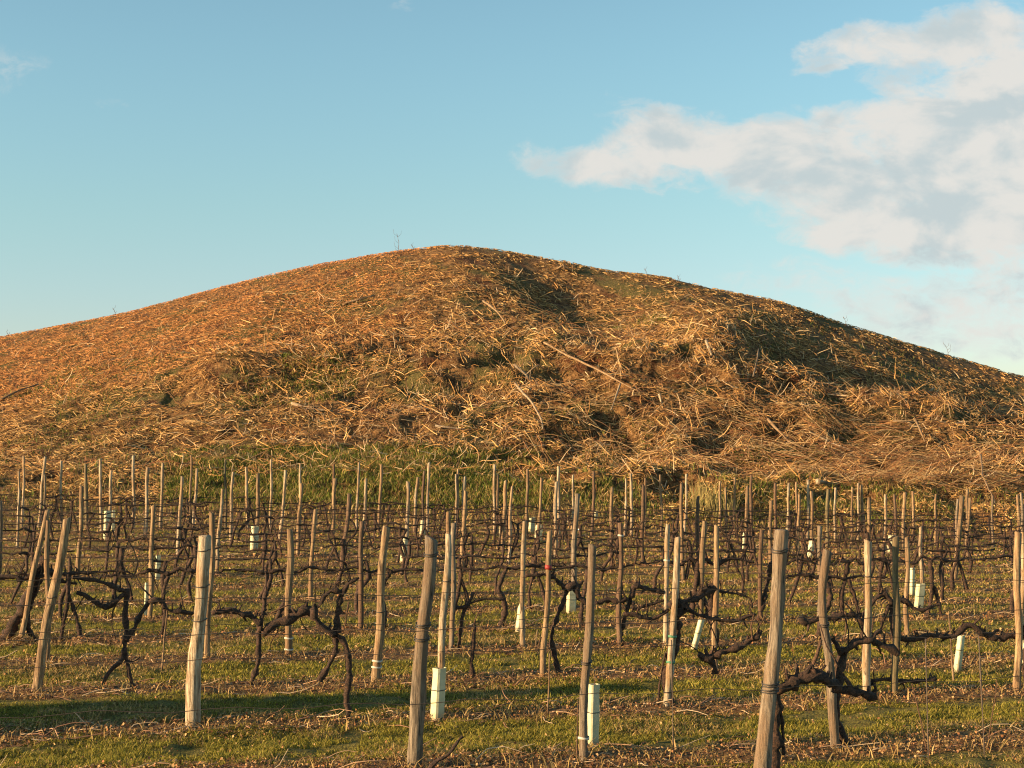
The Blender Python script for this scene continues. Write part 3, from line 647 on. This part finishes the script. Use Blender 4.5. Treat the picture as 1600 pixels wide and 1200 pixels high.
# near vines traced on their own row plane: lists of pixel polylines
NV = [
 (1, 'black-brown vine with a long forked trunk leaning out of the left edge', [([(0,1003),(22,975),(40,940),(55,905),(68,875)],17,12), ([(62,1003),(45,985),(44,955),(56,925),(66,905)],9,6)],
   [([(66,885),(40,905),(15,900),(-20,908)],9,6), ([(68,880),(90,905),(120,912)],8,4)], [([(66,880),(58,930)],3,2)], 5),
 (2, 'vine standing on two splayed feet like an upside-down letter Y', [([(152,1068),(172,1048),(190,1032),(195,1012)],6,8), ([(210,1074),(203,1055),(197,1030),(195,1010),(197,985),(196,955),(200,920)],7,8), ([(196,1000),(208,985),(218,962),(232,940)],8,6), ([(196,1030),(208,1034),(219,1027)],3,1.5)],
   [([(200,922),(182,938),(165,948),(145,938),(120,926)],9,6), ([(198,925),(168,912),(140,905),(115,903)],8,4), ([(232,940),(250,938),(262,952),(285,956),(312,958)],8,6)], [([(205,905),(215,880),(200,840)],3,1.5), ([(182,900),(190,870),(203,838)],3,1.5)], 3),
 (3, 'vine with a bent trunk whose fat black arm slopes up to the right', [([(388,1062),(402,1038),(404,1005),(406,975)],8,7)],
   [([(410,990),(430,977),(452,966),(475,955),(490,958)],15,13), ([(408,975),(390,962),(360,955),(332,958)],10,8), ([(406,985),(412,950),(415,925)],8,5)], [([(420,960),(450,945),(480,940)],3,2)], 3),
 (4, 'vine with a looped black head above a thin knobbly trunk', [([(545,1122),(542,1085),(546,1050),(543,1018),(535,1000),(522,990)],10,9), ([(498,1064),(512,1042),(524,1018),(522,995)],8,7), ([(527,990),(528,955),(534,928)],9,9)],
   [([(524,992),(505,982),(492,965),(490,950)],10,9), ([(532,926),(515,922),(500,945),(488,962)],9,5), ([(534,928),(545,912),(560,903)],8,4)], [([(545,940),(540,975),(536,990)],3,2)], 2),
 (5, 'stub of a vine cut short with no arms, in open grass right of centre-left', [([(738,1060),(737,1035),(740,1000),(741,973)],8,5), ([(730,1058),(737,1040)],4,3)], [], [([(741,973),(748,955),(760,945)],2,1)], 3),
 (6, 'vine curving away from the red-marked post and back', [([(874,1052),(868,1030),(862,1000),(866,975),(878,945),(885,920)],7,7)],
   [([(885,920),(898,912),(905,935),(920,944)],12,8), ([(884,922),(868,905),(850,898),(820,900)],7,4)], [([(845,995),(838,1018),(835,1015)],2,1)], 3),
 (7, 'vine leaning right over a burl of broken wood at its foot', [([(962,1012),(970,985),(978,960),(985,935)],8,7), ([(975,1015),(970,1000)],9,5)],
   [([(985,935),(992,915),(1010,920),(1040,925)],9,5), ([(980,935),(965,940),(945,938),(930,942)],10,7), ([(988,940),(992,952),(1015,945),(1038,938)],6,4)], [([(1010,950),(1012,930)],2,1)], 4),
 (8, 'vine with a round black knot gripping the pale post with green ties', [([(1052,1108),(1047,1085),(1038,1060),(1050,1020),(1058,985),(1055,962)],8,14), ([(1027,1106),(1032,1060),(1040,1020)],3,3)],
   [([(1055,965),(1070,950),(1060,938),(1046,945)],16,10), ([(1045,952),(1020,966),(995,962),(975,958)],7,6), ([(1060,945),(1085,958),(1112,966),(1140,970),(1180,960)],7,5), ([(1050,945),(1075,940),(1100,930),(1118,918)],6,7)], [], 2),
 (9, 'vine with a swollen black head beside the bare olive alley, cane bowing right', [([(1118,1050),(1114,1022),(1118,1000),(1112,965),(1110,935),(1112,912)],9,15)],
   [([(1115,918),(1130,925),(1150,927),(1172,935),(1174,950)],5,3), ([(1108,918),(1090,930),(1070,938)],7,5)], [], 3),
 (10, 'low thick arm with a burl hanging between two posts', [([(1118,1052),(1113,1035),(1105,1025)],10,9)],
   [([(1092,1022),(1108,1030),(1122,1022),(1140,1014),(1158,1008),(1176,1000),(1190,985)],12,9)], [([(1176,1000),(1173,978),(1178,960)],4,2)], 2),
 (11, 'nearest vine, fat black trunk whose heavy arm reaches right past the crooked post', [([(1207,1290),(1204,1230),(1209,1180),(1212,1130),(1210,1095),(1206,1060)],20,22), ([(1225,1180),(1222,1130),(1218,1095)],6,4)],
   [([(1212,1078),(1240,1066),(1268,1056),(1295,1066),(1318,1078),(1345,1084),(1372,1090)],20,12), ([(1205,1075),(1206,1055),(1204,1045)],14,7), ([(1330,1078),(1325,1066),(1318,1060)],10,7)],
   [([(1270,1052),(1268,1040),(1276,1025),(1284,1000)],8,5), ([(1282,1050),(1292,1040)],6,3)], 0),
 (12, 'vine with a broad twisting trunk behind the crooked grey post', [([(1328,1164),(1312,1140),(1305,1110),(1309,1070),(1314,1035),(1320,1012)],14,16), ([(1300,1160),(1306,1120)],7,6)],
   [([(1318,1018),(1340,1004),(1362,1002),(1385,1012),(1406,1022)],13,11), ([(1316,1020),(1305,1005),(1300,998)],10,6), ([(1360,1003),(1368,990),(1376,985)],8,5)], [], 1),
 (13, 'thin bare arm pointing right with a club-shaped end near the rods', [([(1350,1086),(1355,1075),(1362,1066)],6,6)],
   [([(1362,1064),(1390,1062),(1420,1064),(1445,1063),(1462,1060)],6,6), ([(1362,1066),(1368,1078),(1352,1086)],6,3)], [], 2),
 (14, 'vine forming a dark arch over the olive post', [([(1396,1046),(1398,1010),(1396,975),(1394,945)],9,11)],
   [([(1394,942),(1382,928),(1368,935),(1358,950),(1348,960),(1322,962),(1300,958)],8,7), ([(1396,940),(1412,938),(1420,945),(1440,952),(1470,943)],10,4), ([(1375,990),(1382,965),(1390,945)],5,4)], [([(1362,990),(1366,950)],2,1)], 3),
 (15, 'long knotted arm sagging then rising to the right edge above a tube', [([(1606,1100),(1603,1050),(1605,1000)],9,9)],
   [([(1402,998),(1430,1000),(1455,992),(1482,996),(1500,984),(1515,977),(1532,988),(1560,997),(1585,993),(1605,990)],8,11)], [], 2),
 (16, 'dead vine arm like a driftwood log left of the crooked post', [([(1352,1085),(1351,1030),(1350,975),(1353,955)],8,9)],
   [([(1250,965),(1262,972),(1280,968),(1300,966),(1320,960),(1335,962),(1350,975)],10,6)], [([(1320,955),(1322,980),(1318,1000)],3,2)], 2.5),
 (17, 'slim vine with slender cane reaching right, beside the speckled post', [([(716,990),(722,965),(733,940),(740,925)],6,5)],
   [([(702,952),(725,948),(745,938),(765,936),(788,938)],5,3)], [([(742,975),(748,955),(765,940)],2,1.5)], 4),
 (18, 'vine at bottom centre with only a slanting dark limb showing', [([(655,1215),(675,1195),(700,1180),(722,1150)],11,4)], [], [], .6),
]
NVX = []
for idx, lab, tr, ar, ca, k in NV:
    rn = random.Random(idx*17)
    fx, fy = tr[0][0][0]; Y = rowY(k, fx); X0 = (fx-800)/F*Y; g_ = float(gz(X0, Y)); occupied.append((X0, Y)); NVX.append((int(k), X0))
    groundpix = 700+(CAMZ-g_)*F/Y
    def conv(lst, yoff=.0):
        out = []
        for pts, a, b2 in lst:
            q = []
            for (px, py) in pts:
                Yp = Y+ROW_M*((px-fx)/F*Y); p = at(px, py, Yp+yoff); q.append(Vector((p[0]-X0, p[1]-Y, p[2]-g_)))
            out.append([q, a/F*Y/2*.95, b2/F*Y/2*.95])
        return out
    T_ = conv(tr, .13 if k < 1 else .05)
    for q in T_:                                # feet reach into the soil
        if q[0][0].z < .25 and q[0][0].z < q[0][-1].z:
            X1, Y1 = q[0][0].x+X0, q[0][0].y+Y; q[0][0].z = float(gz(X1, Y1))-g_-.05
    build_vine((X0, Y, g_), T_, conv(ar, .12 if k < 1 else .02), conv(ca, .12 if k < 1 else 0), lab, rn)
# the vines of the rows behind, about one every 1.2 m
vrow = {}
for k in range(2, NROW):
    Yc = ROW0+ROW_D*k; x = -.36*Yc+random.uniform(0, 1.)
    while x < .36*Yc:
        Y = ROW0+ROW_D*k+ROW_M*x
        near_ = any(abs(x-a) < (.75 if k < 5 else .3) and abs(Y-b2) < .8 for a, b2 in occupied) if k < 5 else False
        if abs(x) < .345*Y and not near_ and not (k < 4 and random.random() < .55):
            vrow.setdefault(k, []).append((x, Y))
        x += random.uniform(1.0, 1.45) if k < 11 else random.uniform(1.25, 1.7)
TR = ['straight', 'leaning', 'crooked', 'forked']
for k in sorted(vrow):
    for i, (x, Y) in enumerate(vrow[k]):
        rn = random.Random(k*100+i); g_ = float(gz(x, Y)); hh = rn.uniform(.72, .80); kd = rn.randrange(4)
        lean = {0: .03, 1: .22*rn.choice([-1, 1]), 2: .1, 3: .08}[kd]
        d = lambda s, z, y=0: Vector((s, s*ROW_M+y, z))
        T = [([d(-lean, -.05), d(-lean*.6+rn.uniform(-.06, .06), hh*.33), d(-lean*.2+rn.uniform(-.07, .07)*(2 if kd == 2 else 1), hh*.66, rn.uniform(-.05, .05)), d(0, hh)], rn.uniform(.022, .034), rn.uniform(.020, .030))]
        if kd == 3: T.append(([d(lean*2, -.05), d(lean*1.3, hh*.3), d(0, hh*.7)], .022, .022))
        A = []
        for sgn in (-1, 1):
            if rn.random() < .12: continue
            L = rn.uniform(.55, .85); z1 = rn.uniform(-.03, .04)
            A.append(([d(0, hh-.01), d(sgn*.12, hh+rn.uniform(-.02, .05)), d(sgn*L*.3, hh+rn.uniform(-.05, .04)), d(sgn*L*.55, hh+z1+rn.uniform(-.03, .03)), d(sgn*L*.8, hh+z1*.6), d(sgn*L, hh+rn.uniform(-.03, .03))], rn.uniform(.017, .027), rn.uniform(.008, .013)))
        cn = []
        for c_ in range(rn.choice([0, 0, 1, 1] if k > 8 else [1, 2, 2, 3])):
            s = rn.uniform(-.5, .5); cn.append(([d(s, hh), d(s+rn.uniform(-.12, .12), hh+.18), d(s+rn.uniform(-.3, .3), hh+rn.uniform(.25, .5))], .006, .003))
        r_ = 'hindmost' if k == NROW-1 else ordinal(k)
        build_vine((x, Y, g_), T, A, cn, f"dark vine, {TR[kd]} trunk, {ordinal(i+sum(1 for a, b2 in NVX if a == k and b2 < x))} from the left in {r_} vine row", rn, near=k < 6)
print('vines', sum(len(v) for v in vrow.values())+len(NV), 'posts', len(POSTS))

# ------------------------------------------------------------ trellis wires
for k in range(NROW):
    for hgt, nm in ((.80, 'lower'), (1.22, 'upper')):
        if nm == 'upper' and k > 9: continue
        Yc = ROW0+ROW_D*k; x0, x1 = -.39*Yc-1, .42*Yc+1; n_ = 50; pts = []
        for i in range(n_+1):
            x = x0+(x1-x0)*i/n_; Y = Yc+ROW_M*x+.05
            pts.append((x, Y, float(gz(x, Y))+hgt+.012*math.sin(i*1.7+k)))
        V = []; Fc = []; tube_geo(V, Fc, pts, [.0022+.00003*Yc]*(n_+1), 5, 0)
        r_ = 'nearest' if k == 0 else ('hindmost' if k == NROW-1 else ordinal(k))
        tag(newmesh('trellis_wire', V, Fc, WIRE), f"{nm} thin dark wire strung along the {r_} vine row", 'wire', 'trellis wires along the vine rows')

# ------------------------------------------------------------ grow tubes (top x, top y, foot x, foot y, width px)
TUBES = [
 (688,1040,684,1119,25,'pale green tube at the foot of the speckled post, in the shadow band'),
 (928,1068,926,1166,20,'tallest pale green tube, strapped right of the straight brown-grey post'),
 (816,937,810,986,13,'narrow-shouldered pale tube on the pale post left of the red-marked post'),
 (893,921,892,956,16,'short wide pale tube with black vine arm lying over its top'),
 (1096,967,1084,1012,12,'pale tube tipped well to the right, left of the swollen-headed vine'),
 (1501,992,1494,1047,14,'clean square pale tube standing under the long knotted arm at right'),
 (1438,912,1434,953,14,'white tube crossed by a dark arm, right of the olive post'),
 (1425,887,1424,930,9,'small pale tube just behind and left of the white crossed tube'),
 (634,841,631,878,14,'bright pale tube just left of the thick weathered grey post'),
 (662,813,660,836,10,'little pale tube under a black vine head above the thick grey post'),
 (399,822,397,859,14,'bright tube by the leaning posts, left of the tan post with bands'),
 (169,798,167,844,12,'pale tube crossed by dark arms in the upper left'),
 (232,910,231,963,11,'pale tube touching the left side of a tan post at left'),
 (248,867,247,905,9,'small white tube peeping out right of a tan post at left'),
 (843,820,840,846,12,'pale tube, right one of the close pair near the centre'),
 (832,808,830,832,10,'pale tube, left one of the close pair near the centre'),
 (1164,832,1161,858,11,'bulging pale tube standing alone between posts right of centre'),
 (1269,843,1265,871,12,'pale tube below a crooked pale post, above the crooked grey post'),
 (784,822,783,856,8,'greenish tube on a thin post just left of centre'),
 (931,798,930,823,8,'slim white tube behind the straight brown-grey post'),
 (1393,836,1391,864,13,'white tube hidden behind the top of the olive post'),
 (1599,1000,1597,1037,8,'pale tube cut by the right edge'),
 (178,797,177,830,6,'thin white tube right behind the crossed one in the upper left'),
]
for i, (xt, yt, xb, yb, wd, lab) in enumerate(TUBES):
    rn = random.Random(i+900); lo, hi = 6., 60.
    for _ in range(40):
        Y = (lo+hi)/2; X = (xb-800)/F*Y; z = at(xb, yb, Y)[2]
        if z > float(gz(X, Y)): lo = Y
        else: hi = Y
    Y = (lo+hi)/2; X, _, _ = at(xb, yb, Y); g_ = float(gz(X, Y)); Xt, _, zt = at(xt, yt, Y); H = max(.25, zt-g_); hw = wd/F*Y/2
    root = empty('grow_tube', (X, Y-(.13 if i == 0 else .03), g_)); rot = rn.uniform(.25, .9)
    V = []; Fc = []; prof = [(-1,-.7),(-.7,-1),(.7,-1),(1,-.7),(1,.7),(.7,1),(-.7,1),(-1,.7)]; ns = 8
    ww = hw/ (abs(math.cos(rot))+abs(math.sin(rot)))*1.05
    for shell, inset in ((0, 0), (1, .004)):
        for j in range(ns+1):
            s = j/ns; sq = 1+rn.uniform(-.05, .05)
            if i in (2, 16) and s > .85: sq *= .62
            for (a, b2) in prof:
                x_, y_ = a*(ww*sq-inset), b2*(ww*sq*.85-inset); cr = 1+rn.uniform(-.02, .02)
                V.append(Vector((x_*math.cos(rot)-y_*math.sin(rot), x_*math.sin(rot)+y_*math.cos(rot), 0))*cr+Vector(((Xt-X)*s, 0, -.02*(j == 0)+H*s)))
    m8 = 8
    for shell in (0, 1):
        o2 = shell*(ns+1)*m8
        for j in range(ns):
            for q in range(m8):
                f_ = (o2+j*m8+q, o2+j*m8+(q+1) % m8, o2+(j+1)*m8+(q+1) % m8, o2+(j+1)*m8+q); Fc.append(f_ if shell == 0 else f_[::-1])
    for q in range(m8): a = ns*m8+q; b2 = ns*m8+(q+1) % m8; o2 = (ns+1)*m8; Fc.append((a, b2, b2+o2, a+o2))
    newmesh('tube', V, Fc, TUBE, root, False)
    zt_ = H*rn.uniform(.5, .62); n_ = 8
    ring = [Vector((math.cos(rot)*a*ww*1.03-math.sin(rot)*b2*ww*.88, math.sin(rot)*a*ww*1.03+math.cos(rot)*b2*ww*.88, zt_))+Vector(((Xt-X)*zt_/H, 0, 0)) for a, b2 in prof+prof[:1]]
    V = []; Fc = []; tube_geo(V, Fc, ring, [.004]*len(ring), 5, 0); newmesh('tie', V, Fc, TIE, root)
    if i not in (2,):
        V = []; Fc = []; q, rad = roughpath([(0, 0, 0), ((Xt-X)*.9, 0, H*.9), ((Xt-X)*1.2+rn.uniform(-.03, .03), 0, H*rn.uniform(1.05, 1.3))], .06, .007, .004, rn, .004)
        tube_geo(V, Fc, q, rad, 5, .1); newmesh('young_vine', V, Fc, CANE, root)
    tag(root, lab, 'grow tube', 'pale plastic tubes around young vines')

# ------------------------------------------------------------ thin rods and stakes between the vines
RODS = [
 (1446,998,1445,1215,2.2,'d','thin dark rod, left of the two long rods at lower right',.8),
 (1529,992,1532,1215,2.4,'d','thin dark rod, right of the two long rods at lower right',.8),
 (1424,1068,1446,1190,2.0,'c','thin reddish cane leaning left against the left long rod',.9),
 (1558,1062,1536,1190,2.0,'c','thin reddish cane leaning right near the right long rod',.9),
 (1049,1000,1050,1180,1.8,'d','thin rusty rod below the vine with the round knot',1.2),
 (858,1020,856,1112,3.4,'t','thin pale stake with a white foot below the red-marked post',2),
 (262,950,256,1036,3.0,'t','thin straw-coloured stake left of the thick pale peeled post',3.8),
 (1482,955,1485,1078,3.0,'t','thin straw-coloured stake left of the clean square tube',2.5),
 (903,1095,901,1182,2.6,'c','thin red-brown cane hugging the left side of the straight post',1),
 (839,985,835,1018,2.6,'t','short pale stake leaning left of the red-marked post',3.9)]
for (xt, yt, xb, yb, wd, cl, lab, k) in RODS:
    Y = rowY(k, xb)-.12; X = (xb-800)/F*Y; g_ = float(gz(X, Y)); Xt, _, zt = at(xt, yt, Y)
    rn = random.Random(xt); V = []; Fc = []
    q, rad = roughpath([(0, 0, -.05), ((Xt-X)*.5, 0, (zt-g_)*.5), (Xt-X, 0, zt-g_)], .12, wd/F*Y/2, wd/F*Y/2*.8, rn, .0 if cl == 'd' else .006)
    tube_geo(V, Fc, q, rad, 6, .08)
    tag(newmesh('thin_stake', V, Fc, {'d': WIRE, 'c': CANE, 't': W['tan']}[cl], None, True, (X, Y, g_)), lab, 'stake', 'thin stakes and rods among the vines')

# ------------------------------------------------------------ big single branches lying on the mound
def hit(px, py):
    Y = 45.
    while Y < 84:
        p = at(px, py, Y)
        if p[2] < float(hz(p[0], Y)): return Y
        Y += .1
    return 78.
BR = [
 ([(850,535),(885,555),(930,575),(975,600),(1000,612)],3.4,'tan','longest pale branch lying diagonally across the centre of the mound'),
 ([(455,630),(490,640),(520,643)],5,'pale','straight pale stick left of centre on the mound above the green weeds'),
 ([(803,570),(822,585),(828,597)],5,'grey','short hooked grey branch left of the longest pale branch'),
 ([(805,600),(832,630),(845,655),(848,670)],4,'pale','curved pale branch bending down to vertical at mid mound'),
 ([(1265,675),(1300,692),(1350,712)],4,'pale','pale branch slanting down to the right in the lower right brush'),
 ([(1278,752),(1310,757)],7,'pale','thick bright stick lying level just above the right-hand posts'),
 ([(1532,710),(1536,745),(1548,770),(1556,790)],3,'tan','thin lone stem rising at the far lower right of the mound'),
 ([(1396,658),(1430,660)],5,'tan','flat tan stick lying near the spur edge at right'),
 ([(1447,616),(1460,606)],4,'pale','short pale stub jutting over the dark hollow at right'),
 ([(535,476),(560,468),(585,462)],4,'tan','long tan stick on the smooth upper left slope'),
 ([(755,470),(775,485),(790,505)],4,'tan','upper branch of the slanting cluster below the summit'),
 ([(1103,532),(1108,545),(1112,555)],5,'pale','short pale stick standing against the dark cut under the knoll'),
 ([(870,408+12),(880,414),(895,425)],3,'tan','bent stick shaped like a roof just under the skyline'),
 ([(1430,655),(1445,690)],3,'tan','small tan twig below the spur'),
 ([(970,598),(955,640)],3,'pale','upright forked twig below the longest pale branch'),
 ([(1030,615),(1037,640)],4,'pale','spoke of a fan of cut stems right of centre'),
 ([(680,665),(735,672)],4,'grey','grey level stick low on the centre bank'),
 ([(0,625),(30,610),(60,600)],4,'tan','stick at the left edge lying along the slope'),
 ([(1177,588),(1183,560),(1185,545)],3,'grey','thin grey stem leaning up beside the knoll'),
 ([(1200,655),(1232,690),(1260,702)],4,'tan','branch sagging across the middle of the right brush'),
]
for i, (pp, wd, wn, lab) in enumerate(BR):
    rn = random.Random(i); dn = []
    for j in range(len(pp)-1):
        kk = max(1, int(math.dist(pp[j], pp[j+1])/14))
        dn += [(pp[j][0]+(pp[j+1][0]-pp[j][0])*q_/kk, pp[j][1]+(pp[j+1][1]-pp[j][1])*q_/kk) for q_ in range(kk)]
    dn.append(pp[-1]); Ys = [hit(*p) for p in dn]; n_ = len(Ys)
    Ym = [min(Ys[max(0, j-1):j+2]) for j in range(n_)]; ym = min(Ym)
    c1 = np.polyfit(range(n_), Ym, 1) if n_ > 1 else [0, Ym[0]]; lift = max(c1[0]*j+c1[1]-Ym[j] for j in range(n_))
    P3 = [Vector(at(dn[j][0], dn[j][1], c1[0]*j+c1[1]-lift*.8-.15)) for j in range(n_)]
    o0 = P3[0].copy(); V = []; Fc = []
    r0 = max(.028, wd/F*ym/2)
    q, rad = roughpath([p-o0 for p in P3], .3, r0, r0*.55, rn, .012); tube_geo(V, Fc, q, rad, 7, .1, True, rn)
    for s in range(rn.choice([0, 1, 2]) if len(pp) > 2 else 0):
        a = q[rn.randrange(len(q)//3, len(q))]; d = Vector((rn.uniform(-1, 1), -.2, rn.uniform(-.2, .8))).normalized(); L = rn.uniform(.25, .7)
        tube_geo(V, Fc, [a, a+d*L*.5+Vector((0, 0, .03)), a+d*L], [r0*.5, r0*.4, r0*.2], 5, .1, True, rn)
    tag(newmesh('cut_branch', V, Fc, W[wn], None, True, o0), lab, 'branch', 'larger cut branches lying on the mound')
# dry weeds standing on the skyline
WEEDS = [(622,365,392,'tallest dry weed standing on the skyline left of the summit'), (645,382,391,'small dry weed on the skyline beside the tallest one'), (179,482,496,'single dry stem on the left skyline'),
 (12,518,530,'sprawling dry weed on the skyline at the left edge'), (1010,420,432,'tiny weed on the right-hand skyline hump'), (1060,430,440,'dry stem on the skyline right of the hump'), (1320,495,510,'curled dry weed on the right skyline'), (1480,540,560,'looped dry stem low on the right skyline')]
for i, (px, y0, y1, lab) in enumerate(WEEDS):
    rn = random.Random(i+60); Y = 77.4; X, _, _ = at(px, y1, Y); g_ = float(hz(X, Y))-.05; H = at(px, y0, Y)[2]-g_; H = max(H, .3)
    root = empty('dry_weed', (X, Y, g_)); V = []; Fc = []
    q, rad = roughpath([(0, 0, 0), (.04, 0, H*.5), (-.06, 0, H)], .1, .011, .007, rn, .012); tube_geo(V, Fc, q, rad, 5, 0); newmesh('stem', V, Fc, CANE, root)
    V = []; Fc = []
    for j in range(5):
        a = q[rn.randrange(1, len(q))]; L = H*rn.uniform(.2, .4); dx = rn.choice([-1, 1])
        tube_geo(V, Fc, [a, a+Vector((dx*L*.5, 0, L*.4)), a+Vector((dx*L*.6, 0, L))], [.007, .006, .005], 4, 0)
    newmesh('side_twigs', V, Fc, CANE, root); tag(root, lab, 'weed', 'dry weeds on the skyline')

# ------------------------------------------------------------ conical evergreen left of the frame that throws the long shadow band
TX, TY = -9.6, 10.95
g_ = float(gz(TX, TY)); root = empty('conical_evergreen', (TX, TY, g_))
V = []; Fc = []; tube_geo(V, Fc, [(0, 0, -.1), (.02, 0, 1.2), (0, 0, 2.6)], [.12, .09, .02], 8, .1); newmesh('trunk', V, Fc, VINE, root)
n = 26000; h = rng.random(n)**1.25; hgt = .1+h*2.5; rr = (1.22*(1-h)**.8+.06)*np.sqrt(rng.random(n))*(.85+.25*fbm(hgt*3, rng.random(n)*0+h*9, 2, 5)); a = rng.random(n)*6.283
P = np.stack([rr*np.cos(a), rr*np.sin(a), hgt], 1); s = .05+.04*rng.random(n)
u = rng.normal(0, 1, (n, 3)); u /= np.linalg.norm(u, axis=1, keepdims=True); v = np.cross(u, rng.normal(0, 1, (n, 3))); v /= np.linalg.norm(v, axis=1, keepdims=True)
Vn = np.stack([P-u*s[:, None], P+v*s[:, None]*.4, P+u*s[:, None], P-v*s[:, None]*.4], 1).reshape(-1, 3)
o = fastmesh('crown', Vn, quad=np.arange(n*4).reshape(-1, 4), col=np.repeat(pal([(.04,.07,.02), (.06,.09,.03), (.03,.05,.018)], n), 4, 0), mat=BLADE)
o.parent = root
tag(root, 'low conical evergreen outside the left edge, casting the long shadow band', 'evergreen')
